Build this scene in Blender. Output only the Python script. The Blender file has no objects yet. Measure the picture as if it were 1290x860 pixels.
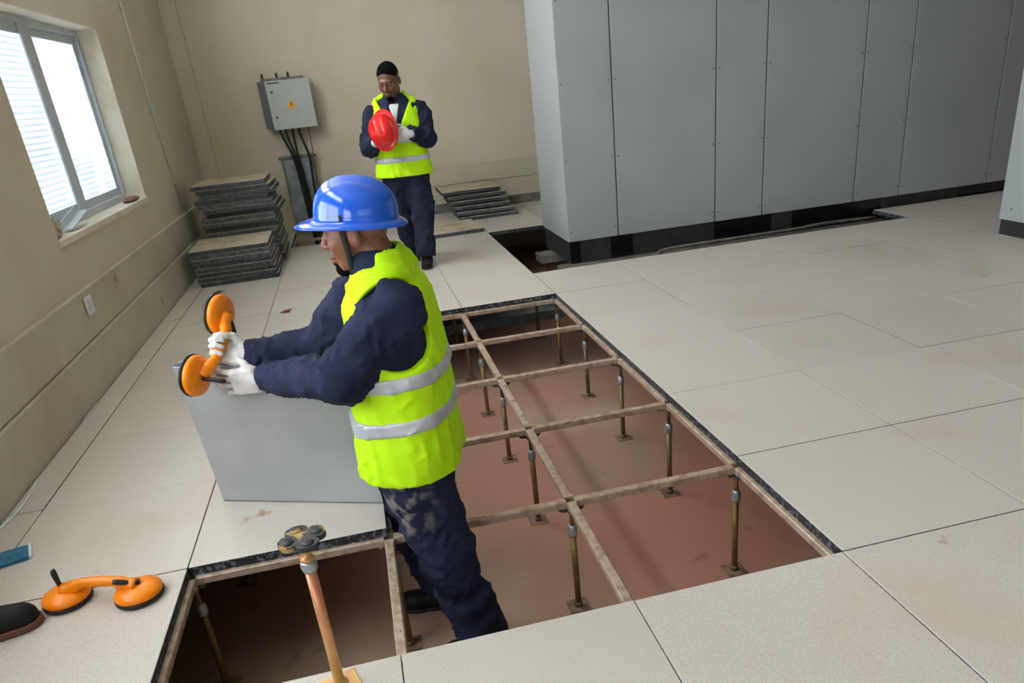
import bpy, math, random
import numpy as np
from mathutils import Vector, Matrix
random.seed(7); np.random.seed(7)
sc = bpy.context.scene
C = sc.collection

# ------------------------------------------------------------------ camera
cam_d = bpy.data.cameras.new('camera'); cam = bpy.data.objects.new('camera', cam_d); C.objects.link(cam)
cam.location = (-1.214367, -1.622652, 1.361591)
cam.rotation_euler = (1.140466, 0.093342, -0.233843)
cam_d.sensor_fit = 'HORIZONTAL'; cam_d.sensor_width = 36.0
cam_d.lens = 938.2238 / 1290 * 36
cam_d.shift_x = -24.4435 / 1290; cam_d.shift_y = 100.1089 / 1290
cam_d.clip_start = 0.02
sc.camera = cam
# ------------------------------------------------------------------ light and exposure
w = bpy.data.worlds.new('world'); sc.world = w; w.use_nodes = True
w.node_tree.nodes['Background'].inputs[0].default_value = (.75, .86, 1, 1)
w.node_tree.nodes['Background'].inputs[1].default_value = 1.0
sc.view_settings.view_transform = 'Standard'; sc.view_settings.look = 'None'
sc.view_settings.gamma = 1; sc.view_settings.use_curve_mapping = False
sc.view_settings.exposure = 0.55
PANE_SEEN = 0.78      # frosted pane of the window in view
PANE_NEAR = 4.8      # clear panes of the windows nearer the camera
PANE_REAR = .6
PANE_HIGH_ADDED = 15.8; PANE_HIGH_NEAR_ADDED = 8.0     # unseen upper windows, added to brighten the floor and walls

# ------------------------------------------------------------------ materials
def lin(r, g, b):
    f = lambda c: (c/255/12.92 if c/255 <= .04045 else ((c/255+.055)/1.055)**2.4)
    return (f(r), f(g), f(b), 1)
def pm(name, col, rough=.5, metal=0., var=None, bump=None, spec=.5, rndv=0., stains=None, coat=0.):
    """var=(colour2, scale, lo, hi, detail); bump=(scale,strength); rndv=random brightness per object; stains=list of (colour,scale,lo,hi)"""
    m = bpy.data.materials.new(name); m.use_nodes = True
    nt = m.node_tree; N = nt.nodes; L = nt.links
    b = N['Principled BSDF']
    b.inputs['Roughness'].default_value = rough; b.inputs['Metallic'].default_value = metal
    b.inputs['Specular IOR Level'].default_value = spec
    b.inputs['Coat Weight'].default_value = coat
    tc = N.new('ShaderNodeTexCoord'); gm = N.new('ShaderNodeNewGeometry')
    rgb = N.new('ShaderNodeRGB'); rgb.outputs[0].default_value = col
    out = rgb.outputs[0]
    pos = gm.outputs['Position']
    def mix(out, c2, scale, lo, hi, detail=4):
        n = N.new('ShaderNodeTexNoise'); n.inputs['Scale'].default_value = scale; n.inputs['Detail'].default_value = detail
        L.new(pos, n.inputs['Vector'])
        mr = N.new('ShaderNodeMapRange'); mr.inputs[1].default_value = lo; mr.inputs[2].default_value = hi
        L.new(n.outputs[0], mr.inputs[0])
        mx = N.new('ShaderNodeMix'); mx.data_type = 'RGBA'
        L.new(mr.outputs[0], mx.inputs[0]); L.new(out, mx.inputs[6]); mx.inputs[7].default_value = c2
        return mx.outputs[2]
    if var: out = mix(out, *var)
    for s in (stains or []): out = mix(out, *s)
    if rndv:
        oi = N.new('ShaderNodeObjectInfo'); mr = N.new('ShaderNodeMapRange')
        mr.inputs[3].default_value = 1-rndv; mr.inputs[4].default_value = 1+rndv*.3
        L.new(oi.outputs['Random'], mr.inputs[0])
        hs = N.new('ShaderNodeHueSaturation'); L.new(mr.outputs[0], hs.inputs['Value']); L.new(out, hs.inputs['Color']); out = hs.outputs[0]
    L.new(out, b.inputs['Base Color'])
    if bump:
        n = N.new('ShaderNodeTexNoise'); n.inputs['Scale'].default_value = bump[0]; n.inputs['Detail'].default_value = 3
        L.new(tc.outputs['Object'], n.inputs['Vector'])
        bp = N.new('ShaderNodeBump'); bp.inputs['Strength'].default_value = bump[1]; bp.inputs['Distance'].default_value = .01
        L.new(n.outputs[0], bp.inputs['Height']); L.new(bp.outputs[0], b.inputs['Normal'])
    return m
def glow_pane(name, strength, ribs, RLO=0., RHI=.25):
    m = bpy.data.materials.new(name); m.use_nodes = True
    nt = m.node_tree; N = nt.nodes; L = nt.links; b = N['Principled BSDF']
    b.inputs['Base Color'].default_value = (.8, .86, .9, 1); b.inputs['Roughness'].default_value = .35
    b.inputs['Emission Strength'].default_value = strength
    b.inputs['Emission Color'].default_value = (.88, .93, 1, 1)
    if ribs:   # ribbed cast glass: fine horizontal ribs, cloudy dirt
        g = N.new('ShaderNodeNewGeometry')
        wv = N.new('ShaderNodeTexWave'); wv.bands_direction = 'Z'; wv.inputs['Scale'].default_value = 9.5; wv.inputs['Distortion'].default_value = .3
        L.new(g.outputs['Position'], wv.inputs['Vector'])
        n = N.new('ShaderNodeTexNoise'); n.inputs['Scale'].default_value = 2.5; n.inputs['Detail'].default_value = 3
        L.new(g.outputs['Position'], n.inputs['Vector'])
        mx = N.new('ShaderNodeMix'); mx.data_type = 'RGBA'; mx.inputs[6].default_value = (.34, .44, .56, 1); mx.inputs[7].default_value = (.86, .97, 1.12, 1)
        ad = N.new('ShaderNodeMath'); ad.operation = 'MULTIPLY_ADD'; ad.inputs[1].default_value = ribs
        mr = N.new('ShaderNodeMapRange'); mr.inputs[1].default_value = .35; mr.inputs[2].default_value = .62; mr.inputs[3].default_value = RLO; mr.inputs[4].default_value = RHI
        L.new(n.outputs[0], mr.inputs[0]); L.new(wv.outputs[1], ad.inputs[0]); L.new(mr.outputs[0], ad.inputs[2])
        L.new(ad.outputs[0], mx.inputs[0]); L.new(mx.outputs[2], b.inputs['Emission Color'])
    return m
M = {}
M['wall'] = pm('beige_wall_paint', lin(208,199,176), .75, var=(lin(196,185,160), 1.3, .4, .75, 5), bump=(40, .05), stains=[(lin(150,120,85), 3.1, .74, .86, 6)])
M['wall_band'] = pm('beige_gloss_paint', lin(194,186,164), .5, var=(lin(174,160,134), 1.7, .45, .75, 5), bump=(30, .05), stains=[(lin(150,116,80), 3.3, .70, .78, 6)])
M['reveal'] = pm('cream_reveal_paint', lin(226,218,198), .6, var=(lin(200,188,160), 5, .5, .8, 4))
M['ceil'] = pm('white_ceiling_paint', lin(215,212,202), .8, var=(lin(205,200,190), 1, .4, .7, 3))
M['slab'] = pm('red_oxide_slab_paint', lin(168,118,98), .55, var=(lin(150,126,108), 1.1, .42, .62, 5), bump=(14, .12), stains=[(lin(176,150,126), .75, .52, .66, 6), (lin(110,78,62), 6, .66, .8, 5)])
M['tile'] = pm('speckled_beige_laminate', lin(208,201,191), .38, var=(lin(194,185,173), 240, .48, .62, 2), rndv=.05,
               stains=[(lin(196,180,158), 1.4, .55, .78, 4), (lin(160,122,88), 4.7, .70, .77, 5)])
M['edge'] = pm('black_panel_edge', lin(38,40,44), .6, var=(lin(105,110,116), 55, .52, .6, 3))
M['pan'] = pm('galvanised_panel_back', lin(186,190,194), .42, .4, var=(lin(172,177,182), 5, .35, .75, 4), bump=(9, .05))
M['dusty_top'] = pm('dusty_beige_laminate', lin(196,184,160), .6, var=(lin(160,142,112), 8, .45, .7, 4), rndv=.1)
M['stack_edge'] = pm('grey_dusty_panel_edge', lin(92,98,106), .7, var=(lin(56,58,62), 40, .42, .62, 3), rndv=.45)
M['stringer'] = pm('dusty_pink_steel', lin(188,166,148), .55, .25, var=(lin(160,132,108), 30, .45, .66, 4), bump=(60, .2))
M['zinc'] = pm('yellow_zinc_steel', lin(142,114,68), .45, .4, var=(lin(114,84,52), 12, .42, .62, 4))
M['zinc_bright'] = pm('bright_yellow_zinc', lin(214,176,108), .32, .4, var=(lin(206,134,104), 10, .42, .62, 3))
M['nut'] = pm('galvanised_nut', lin(190,196,200), .35, .6, var=(lin(150,156,160), 30, .4, .6, 3))
M['castblack'] = pm('black_cast_head', lin(52,52,52), .55, .2, var=(lin(176,146,84), 28, .56, .64, 3), bump=(40,.2))
M['cab'] = pm('grey_enclosure_paint', lin(162,168,168), .42, var=(lin(156,162,162), 2, .4, .7, 4))
M['cab_side'] = M['cab']
M['black'] = pm('matt_black', lin(30,31,33), .45, var=(lin(46,46,48), 8, .45, .7, 3))
M['black_gloss'] = pm('gloss_black', lin(18,19,22), .18)
M['plinth_dull'] = pm('dull_black_plinth', lin(40,40,41), .5, var=(lin(54,52,50), 6, .4, .7, 4))
M['screw'] = pm('dark_screw', lin(110,114,114), .4, .7)
M['seam'] = pm('dark_seam', lin(40,42,42), .7)
M['alu'] = pm('window_aluminium', lin(206,214,222), .45, .3, var=(lin(192,202,210), 5, .4, .7, 2))
M['beam'] = pm('grey_steel_beam', lin(128,124,116), .6, .2, var=(lin(96,90,84), 10, .42, .65, 4))
M['box'] = pm('light_grey_box_paint', lin(178,184,178), .4)
M['boxside'] = pm('dark_box_side', lin(86,90,92), .5)
M['yellow'] = pm('warning_yellow', lin(232,164,20), .5)
M['print'] = pm('black_print', lin(30,28,26), .6)
M['cable'] = pm('black_cable', lin(24,24,26), .5)
M['cable_brown'] = pm('brown_cable', lin(110,80,56), .5)
M['tray'] = pm('galvanised_tray', lin(150,160,168), .5, .35, var=(lin(124,132,138), 8, .4, .65, 4))
M['plastic'] = pm('ivory_plastic', lin(216,210,192), .5)
M['vest'] = pm('lime_hi_vis_fabric', (.56, .98, .004, 1), .72, bump=(160, .12), spec=.3)
M['strip'] = pm('silver_reflective_tape', lin(204,208,216), .42, .25, var=(lin(184,188,198), 18, .4, .65, 3), bump=(60,.1))
M['navy'] = pm('navy_cotton', lin(38,44,66), .85, var=(lin(29,34,52), 9, .4, .68, 4), bump=(220, .25), spec=.2)
M['skin_a'] = pm('brown_skin', lin(138,90,68), .5, var=(lin(116,72,54), 30, .45, .7, 4), bump=(150, .08))
M['skin_b'] = pm('dark_brown_skin', lin(112,74,56), .5, var=(lin(94,60,46), 30, .45, .7, 4), bump=(150, .08))
M['hair'] = pm('black_hair', lin(14,12,11), .95, bump=(300, .6), spec=.08)
M['glove'] = pm('white_knit_glove', lin(222,220,218), .9, var=(lin(196,188,184), 30, .45, .7, 4), bump=(400, .3))
M['shirt'] = pm('white_shirt', lin(206,206,210), .9)
M['shoe'] = pm('black_leather', lin(14,14,15), .6, bump=(80,.1), spec=.3)
M['sole_brown'] = pm('brown_rubber_sole', lin(106,66,48), .6)
M['blue'] = pm('blue_helmet_plastic', lin(18,92,214), .16, coat=.5)
M['red'] = pm('red_helmet_plastic', lin(226,26,26), .16, coat=.5)
M['orange'] = pm('orange_lifter_plastic', lin(255,140,0), .35)
M['rubber'] = pm('black_rubber', lin(26,26,28), .6)
M['eye'] = pm('eye_white', lin(150,138,126), .4)
M['iris'] = pm('dark_iris', lin(24,16,12), .2)
M['bluepack'] = pm('blue_packet', lin(36,120,160), .4, var=(lin(24,92,132), 40, .45, .6, 3))
M['white'] = pm('white_plastic', lin(226,228,228), .5)
M['leaf'] = pm('dark_red_debris', lin(112,40,40), .7)
M['rag'] = pm('dirty_rag', lin(196,188,172), .9, var=(lin(140,112,96), 30, .45, .6, 4))
M['rag_red'] = pm('dull_red_rag', lin(150,104,90), .9, var=(lin(120,84,70), 30, .45, .6, 4))

# ------------------------------------------------------------------ helpers
def tag(o, label=None, cat=None, group=None, kind=None):
    if label: o['label'] = label
    if cat: o['category'] = cat
    if group: o['group'] = group
    if kind: o['kind'] = kind
    return o
def empty(name, loc=(0,0,0), rot=(0,0,0)):
    o = bpy.data.objects.new(name, None); C.objects.link(o); o.location = loc; o.rotation_euler = rot
    o.empty_display_size = .1
    return o
def link(name, me, parent=None, loc=(0,0,0), rot=(0,0,0)):
    o = bpy.data.objects.new(name, me); C.objects.link(o); o.location = loc; o.rotation_euler = rot
    if parent: o.parent = parent
    return o
class MB:
    """collects shapes into one mesh"""
    def __init__(s): s.v=[]; s.f=[]; s.m=[]; s.mi=0; s.smooth=[]
    def add(s, vs, fs, smooth=False):
        b = len(s.v); s.v += [tuple(map(float, v)) for v in vs]
        for f in fs: s.f.append(tuple(b+i for i in f)); s.m.append(s.mi); s.smooth.append(smooth)
        return s
    def box(s, x0,x1,y0,y1,z0,z1, bev=0):
        if bev <= 0:
            vs=[(x,y,z) for x in (x0,x1) for y in (y0,y1) for z in (z0,z1)]
            fs=[(0,1,3,2),(4,6,7,5),(0,4,5,1),(2,3,7,6),(0,2,6,4),(1,5,7,3)]
            return s.add(vs, fs)
        b=bev
        import itertools
        vs=[];idx={}
        for sx in (0,1):
            for sy in (0,1):
                for sz in (0,1):
                    X=(x0,x1)[sx];Y=(y0,y1)[sy];Z=(z0,z1)[sz]
                    dx=b*(1-2*sx);dy=b*(1-2*sy);dz=b*(1-2*sz)
                    idx[(sx,sy,sz,'x')]=len(vs);vs.append((X,Y+dy,Z+dz))
                    idx[(sx,sy,sz,'y')]=len(vs);vs.append((X+dx,Y,Z+dz))
                    idx[(sx,sy,sz,'z')]=len(vs);vs.append((X+dx,Y+dy,Z))
        fs=[]
        cx=((x0+x1)/2,(y0+y1)/2,(z0+z1)/2)
        def q(ids):
            p=[Vector(vs[i]) for i in ids]; n=(p[1]-p[0]).cross(p[2]-p[0]); c=sum(p,Vector())/len(p)-Vector(cx)
            fs.append(tuple(ids) if n.dot(c)>0 else tuple(reversed(ids)))
        for sx in (0,1): q([idx[(sx,a,c,'x')] for a,c in ((0,0),(1,0),(1,1),(0,1))])
        for sy in (0,1): q([idx[(a,sy,c,'y')] for a,c in ((0,0),(1,0),(1,1),(0,1))])
        for sz in (0,1): q([idx[(a,c,sz,'z')] for a,c in ((0,0),(1,0),(1,1),(0,1))])
        for a in (0,1):
            for c in (0,1):
                q([idx[(0,a,c,'y')],idx[(1,a,c,'y')],idx[(1,a,c,'z')],idx[(0,a,c,'z')]])
                q([idx[(a,0,c,'x')],idx[(a,1,c,'x')],idx[(a,1,c,'z')],idx[(a,0,c,'z')]])
                q([idx[(a,c,0,'x')],idx[(a,c,1,'x')],idx[(a,c,1,'y')],idx[(a,c,0,'y')]])
                for e in (0,1): q([idx[(a,c,e,'x')],idx[(a,c,e,'y')],idx[(a,c,e,'z')]])
        return s.add(vs, fs)
    def lathe(s, prof, n=20, c=(0,0,0), axis='z', sx=1, sy=1):
        vs=[];fs=[];k=len(prof)
        for i in range(n):
            a=2*math.pi*i/n
            for r,z in prof:
                p=(r*math.cos(a)*sx, r*math.sin(a)*sy, z)
                if axis=='x': p=(p[2],p[0],p[1])
                if axis=='y': p=(p[1],p[2],p[0])
                vs.append((p[0]+c[0],p[1]+c[1],p[2]+c[2]))
        for i in range(n):
            j=(i+1)%n
            for t in range(k-1): fs.append((i*k+t,j*k+t,j*k+t+1,i*k+t+1))
        fs.append(tuple(i*k for i in reversed(range(n)))); fs.append(tuple(i*k+k-1 for i in range(n)))
        return s.add(vs, fs, True)
    def tube(s, pts, r, n=10, flat=1.):
        pts=[Vector(p) for p in pts]; rs=r if isinstance(r,(list,tuple)) else [r]*len(pts)
        vs=[];fs=[];up=Vector((0,0,1)) if abs((pts[1]-pts[0]).normalized().z)<.9 else Vector((1,0,0))
        for i,p in enumerate(pts):
            d=(pts[min(i+1,len(pts)-1)]-pts[max(i-1,0)]).normalized()
            u=(up-d*up.dot(d)).normalized(); w_=d.cross(u); up=u
            for k in range(n):
                a=2*math.pi*k/n; vs.append(p+(u*math.cos(a)*flat+w_*math.sin(a))*rs[i])
        for i in range(len(pts)-1):
            for k in range(n):
                l=(k+1)%n; fs.append((i*n+k,i*n+l,(i+1)*n+l,(i+1)*n+k))
        fs.append(tuple(reversed(range(n)))); fs.append(tuple((len(pts)-1)*n+k for k in range(n)))
        return s.add(vs, fs, True)
    def prism(s, poly, z0, z1, tr=None):
        n=len(poly); vs=[(x,y,z0) for x,y in poly]+[(x,y,z1) for x,y in poly]
        if tr: vs=[tr(v) for v in vs]
        fs=[tuple(reversed(range(n))),tuple(range(n,2*n))]+[(i,(i+1)%n,n+(i+1)%n,n+i) for i in range(n)]
        return s.add(vs, fs)
    def mesh(s, name, mats):
        me=bpy.data.meshes.new(name); me.from_pydata(s.v,[],s.f)
        for m in (mats if isinstance(mats,(list,tuple)) else [mats]): me.materials.append(m)
        me.polygons.foreach_set('material_index', s.m); me.polygons.foreach_set('use_smooth', s.smooth)
        me.update(); return me
    def build(s, name, mats, parent=None, loc=(0,0,0), rot=(0,0,0)): return link(name, s.mesh(name, mats), parent, loc, rot)
def smooth_path(pts, n=6):
    P=[np.array(p,float) for p in pts]; P=[2*P[0]-P[1]]+P+[2*P[-1]-P[-2]]; out=[]
    for i in range(1,len(P)-2):
        for k in range(n):
            t=k/n; a,b,c,d=P[i-1:i+3]
            out.append(.5*((2*b)+(-a+c)*t+(2*a-5*b+4*c-d)*t*t+(-a+3*b-3*c+d)*t**3))
    out.append(P[-2]); return out

T = .66           # floor panel module
SLAB = -.52       # slab under the raised floor
XL = -2.82; YB = 7.66; XR = 9.0; YF = -4.62; ZC = 3.7
# ------------------------------------------------------------------ setting
floor = MB().box(XL-.2, XR, YF, YB+.2, SLAB-.1, SLAB).build('floor', M['slab']); tag(floor, 'red-brown painted slab under a raised floor of beige panels', 'floor', kind='structure')
def tile_mesh(name, x0, x1, y0, y1, top='tile'):
    g=.0016; mb=MB(); hx=(x1-x0)/2-g; hy=(y1-y0)/2-g; b=.0015
    mb.mi=1
    vs=[(-hx,-hy,-.036),(hx,-hy,-.036),(hx,hy,-.036),(-hx,hy,-.036),(-hx,-hy,-b),(hx,-hy,-b),(hx,hy,-b),(-hx,hy,-b)]
    mb.add(vs,[(3,2,1,0),(0,1,5,4),(1,2,6,5),(2,3,7,6),(3,0,4,7)])
    mb.mi=0
    vs=[(-hx,-hy,-b),(hx,-hy,-b),(hx,hy,-b),(-hx,hy,-b),(-hx+b,-hy+b,0),(hx-b,-hy+b,0),(hx-b,hy-b,0),(-hx+b,hy-b,0)]
    mb.add(vs,[(4,5,6,7),(0,1,5,4),(1,2,6,5),(2,3,7,6),(3,0,4,7)])
    return mb.mesh(name,[M[top],M['edge']])
full = tile_mesh('floor_tile',0,T,0,T)
PIT = {(i,j) for i in (-2,-1) for j in range(0,5)} | {(-3,0)} | {(0,6),(0,7),(0,8)} | {(i,6) for i in range(1,5)} | {(-3,10),(-3,11)}
BX = -2.775       # face of the lower wall band
for j in range(-7,12):
    for i in range(-5,9):
        if (i,j) in PIT: continue
        x0,x1,y0,y1 = i*T,(i+1)*T,j*T,(j+1)*T
        if i==-5: x0=BX+.004
        if i>=0 and 7<=j<=8: continue              # enclosure stands here
        if i>=1 and j==7: continue
        if i>=5 and j==6: y1=4.44                  # cut against the plinth
        if j==11: y1=YB-.045
        if i>2 and j>8: continue
        full_size = i!=-5 and j!=11 and not (i>=5 and j==6)
        me = full if full_size else tile_mesh('floor_tile',x0,x1,y0,y1)
        dz = random.choice([0,0,0,-.001,-.0015,.001])
        link('floor_tile', me, floor, ((x0+x1)/2,(y0+y1)/2,dz))
# left wall with window openings
WIN = [(2.93,4.97,.80,1.98),(-.9,1.5,.80,1.98),(-3.9,-1.5,.80,1.98),(2.1,5.3,2.6,3.5),(-1.3,1.7,2.6,3.5)]  # last two openings: unseen upper windows added for extra light
def wall_x(name, x, y0, y1, z0, z1, th, holes, mat):
    """slab from x back to x-th with rectangular holes (y0,y1,z0,z1)"""
    mb=MB(); ys=sorted({y0,y1}|{h[0] for h in holes}|{h[1] for h in holes})
    for a,b in zip(ys,ys[1:]):
        hs=[h for h in holes if h[0]<=a and h[1]>=b]
        zz=[z0]
        for h_ in sorted(hs,key=lambda q:q[2]): zz+=[h_[2],h_[3]]
        zz.append(z1)
        for c,d in zip(zz[::2],zz[1::2]): mb.box(x-th,x,a,b,c,d)
    return mb.build(name, mat)
wl = wall_x('wall_left', XL, YF-.2, YB+.2, SLAB, ZC, .22, WIN, M['wall']); tag(wl,'beige painted left wall with windows and a thicker lower band','wall',kind='structure')
# lower bands of the wall: two steps
mb=MB().box(XL-.02,XL+.028,YF,YB,.27,.525,.003); tag(mb.build('trim_1',M['wall_band']),'upper beige band along the foot of the left wall','wall band',kind='structure')
mb=MB().box(XL-.02,BX,YF,YB,SLAB,.265,.003); tag(mb.build('trim_2',M['wall_band']),'lower beige band along the foot of the left wall','wall band',kind='structure')
wb = MB().box(XL-.2,XR+.2,YB,YB+.2,SLAB,ZC).build('wall_back',M['wall']); tag(wb,'beige back wall behind the electrical box','wall',kind='structure')
mb=MB().box(BX,XR,YB-.028,YB+.02,.31,.515,.003); tag(mb.build('trim_3',M['wall_band']),'upper beige band along the foot of the back wall','wall band',kind='structure')
mb=MB().box(BX,XR,YB-.02,YB+.02,SLAB,.305,.003); tag(mb.build('trim_4',M['wall_band']),'lower beige band along the foot of the back wall','wall band',kind='structure')
mb=MB().box(-1.2,XR,YB-.035,YB+.02,0,.10,.003); tag(mb.build('baseboard_back',M['beam']),'grey skirting at the foot of the back wall','skirting',kind='structure')
mb=MB().box(XL-.02,-2.655,YB-.05,YB+.02,0,ZC,.004); tag(mb.build('trim_5',M['wall']),'beige pilaster in the corner of the two walls','pilaster',kind='structure')
wr = MB().box(XR,XR+.2,YF,YB+.2,SLAB,ZC).build('wall_right',M['wall']); tag(wr,'beige right wall beyond the grey enclosure','wall',kind='structure')
mb=MB(); RW=(-1.6,1.6,.9,2.2)
mb.box(XL-.2,RW[0],YF-.2,YF,SLAB,ZC); mb.box(RW[1],XR+.2,YF-.2,YF,SLAB,ZC); mb.box(RW[0],RW[1],YF-.2,YF,SLAB,RW[2]); mb.box(RW[0],RW[1],YF-.2,YF,RW[3],ZC)
tag(mb.build('wall_front',M['wall']),'beige wall behind the viewer with a wide window','wall',kind='structure')
cl = MB().box(XL-.2,XR+.2,YF-.2,YB+.2,ZC,ZC+.15).build('ceiling',M['ceil']); tag(cl,'plain white ceiling','ceiling',kind='structure')
# windows
pane_m = [glow_pane('ribbed_frosted_pane',PANE_SEEN,.9,0,.2), glow_pane('plain_frosted_pane',PANE_SEEN,.45,.1,.9), glow_pane('daylit_pane',PANE_NEAR,0), glow_pane('daylit_rear_pane',PANE_REAR,0), glow_pane('added_high_pane',PANE_HIGH_ADDED,0), glow_pane('added_high_near_pane',PANE_HIGH_NEAR_ADDED,0)]
def bars(mb, x0,x1,y0,y1,z0,z1,t):
    mb.box(x0,x1,y0,y1,z0,z0+t,.003); mb.box(x0,x1,y0,y1,z1-t,z1,.003); mb.box(x0,x1,y0,y0+t,z0+t,z1-t,.003); mb.box(x0,x1,y1-t,y1,z0+t,z1-t,.003); return mb
for k,(y0,y1,z0,z1) in enumerate(WIN):
    r = empty('window_%d'%(k+1 if k<3 else k+2),(XL-.13,(y0+y1)/2,z0)); tag(r,['sliding aluminium window with ribbed frosted panes above the left wall band','sliding window in the left wall beside the viewer','sliding window in the left wall behind the viewer','unseen high window added for light above the frosted window','unseen high window added for light beside the viewer','unseen high window added for light near the back corner'][k],'window',kind='structure')
    o=Vector(r.location)
    def B(mb,name,m,parent=r):
        ob=mb.build(name,m); ob.parent=parent; ob.location=-o if parent is r else (0,0,0); return ob
    xf=XL-.13
    mb=MB(); d=.12; t=.006
    mb.box(xf,XL+.002,y1-t,y1+.001,z0,z1); mb.box(xf,XL+.002,y0-.001,y0+t,z0,z1); mb.box(xf,XL+.002,y0,y1,z1-t,z1+.001)
    B(mb,'reveal',M['reveal'])
    mb=MB().box(xf-.02,XL+.012,y0-.01,y1+.012,z0-.03,z0+.008,.004); B(mb,'window_sill',M['reveal'])
    f=B(bars(MB(),xf-.05,xf,y0,y1,z0+.008,z1,.045),'window_frame',M['alu'])
    ym=y0+(y1-y0)*.5 if k else 3.97
    s1=B(bars(MB(),xf-.022,xf-.004,y0+.04,ym+.04,z0+.05,z1-.04,.062),'sash',M['alu'])
    s2=B(bars(MB(),xf-.045,xf-.026,ym-.07,y1-.04,z0+.05,z1-.04,.055),'sash',M['alu'])
    if k==0: B(MB().box(xf-.003,xf+.012,3.80,3.95,z0+.05,z1-.04,.004),'meeting_stile',M['alu'],s1)
    pm1,pm2=(pane_m[0],pane_m[1]) if k==0 else (pane_m[(0,2,2,4,5)[k]],)*2
    B(MB().box(xf-.016,xf-.010,y0+.08,ym,z0+.09,z1-.08),'pane',pm1,s1)
    B(MB().box(xf-.039,xf-.033,ym-.03,y1-.08,z0+.09,z1-.08),'pane',pm2,s2)
    B(MB().box(xf-.002,xf+.012,ym-.02,ym+.02,z0+.4,z0+.5,.004),'handle',M['alu'],s1) if k else None
r=empty('window_4',(0,YF-.1,RW[2])); tag(r,'wide window in the wall behind the viewer','window',kind='structure'); o=Vector(r.location)
mb=MB()
for a,b,c,d in ((RW[0],RW[1],RW[2],RW[2]+.05),(RW[0],RW[1],RW[3]-.05,RW[3]),(RW[0],RW[0]+.05,RW[2],RW[3]),(RW[1]-.05,RW[1],RW[2],RW[3]),(-.025,.025,RW[2],RW[3])): mb.box(a,b,YF-.12,YF-.07,c,d)
mb.build('window_frame',M['alu'],r,-o)
for a,b in ((RW[0]+.05,-.025),(.025,RW[1]-.05)): MB().box(a,b,YF-.1,YF-.094,RW[2]+.05,RW[3]-.05).build('pane',pane_m[3],r,-o)

# ------------------------------------------------------------------ grey enclosure
EX0,EX1,EY0,EY1,EZ0,EZ1=.44,6.0,4.47,5.36,.09,2.42
en=empty('equipment_enclosure',(EX0,EY0,-.09)); tag(en,'long grey panelled equipment enclosure on a black plinth','enclosure'); eo=-Vector(en.location)
MB().box(EX0+.012,EX1,EY0+.012,EY1-.012,EZ0,EZ1-.01).build('body',M['seam'],en,eo)
seams=[EX0,.88,1.765,2.21,3.11,3.57,4.50,5.4,EX1]
def screw(parent,p,n,off):
    mb=MB(); mb.lathe([(0.,0),(.007,0),(.0065,.003),(0.,.0035)],8)
    R=Vector((0,0,1)).rotation_difference(Vector(n)).to_euler()
    o=mb.build('screw',M['screw'],parent,Vector(p)+off,R); return o
for a,b in zip(seams,seams[1:]):
    p=MB().box(a+.0055,b-.0055,EY0,EY0+.012,EZ0,EZ1,.002).build('front_panel',M['cab'],en,eo)
    for z in (.17,.73,1.30,1.87):
        for x in (a+.027,b-.027): screw(p,(x,EY0,z),(0,-1,0),Vector())
sp=MB().box(EX0,EX0+.012,EY0+.001,EY1,EZ0,EZ1,.002).build('side_panel',M['cab'],en,eo)
MB().box(EX0,EX1,EY0,EY1,EZ1,EZ1+.02,.003).build('roof',M['cab'],en,eo)
for k,(a,b) in enumerate(zip([.44,.53,.80,1.0,1.75,2.3,2.5,3.4,4.2],[.53,.80,1.0,1.75,2.3,2.5,3.4,4.2,EX1])):
    MB().box(a+.012,b+.0115,EY0+.012,EY0+.03,-.10,EZ0,.001).build('plinth_panel',M['black_gloss'] if k%2==0 else M['plinth_dull'],en,eo)
MB().box(EX0+.012,EX0+.03,EY0+.03,EY1-.02,-.10,EZ0,.001).build('plinth_side',M['plinth_dull'],en,eo)
bm_=MB().box(.34,EX1,EY0-.10,EY0+.06,-.155,-.10,.004).build('support_beam',M['beam'],en,eo)
MB().box(.30,EX0+.1,EY0+.48,EY0+.70,-.17,-.10,.004).build('support_beam',M['beam'],en,eo)
for x,y in ((.55,EY0+.02),(2.4,EY0+.02),(4.2,EY0+.02),(.40,EY0+.58),(5.9,EY1-.1)):
    MB().box(x-.025,x+.025,y-.025,y+.025,SLAB,-.15,.003).build('leg',M['zinc'],en,eo)
e2=empty('equipment_cabinet',(3.33,2.2,0)); tag(e2,'pale grey cabinet with dark plinth cut off by the right edge','cabinet'); eo2=-Vector(e2.location)
MB().box(3.335,4.3,.9,3.06,.11,2.3,.003).build('body',M['cab'],e2,eo2)
MB().box(3.345,4.29,.91,3.05,0,.11,.002).build('plinth',M['plinth_dull'],e2,eo2)
for y in (1.0,2.96):
    for z in (.19,.75,1.3): screw(e2,(3.335,y,z),(-1,0,0),eo2)
# conduit pipe lying in the gap
tag(MB().tube(smooth_path([(1.03,4.10,-.11),(1.10,4.16,-.05),(1.22,4.20,-.022),(1.85,4.22,-.02),(2.4,4.27,-.03),(2.75,4.32,-.03),(3.27,4.36,-.05)],5),.013,8).build('conduit_pipe',M['beam']),'grey pipe running in the gap along the black plinth','pipe')

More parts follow.
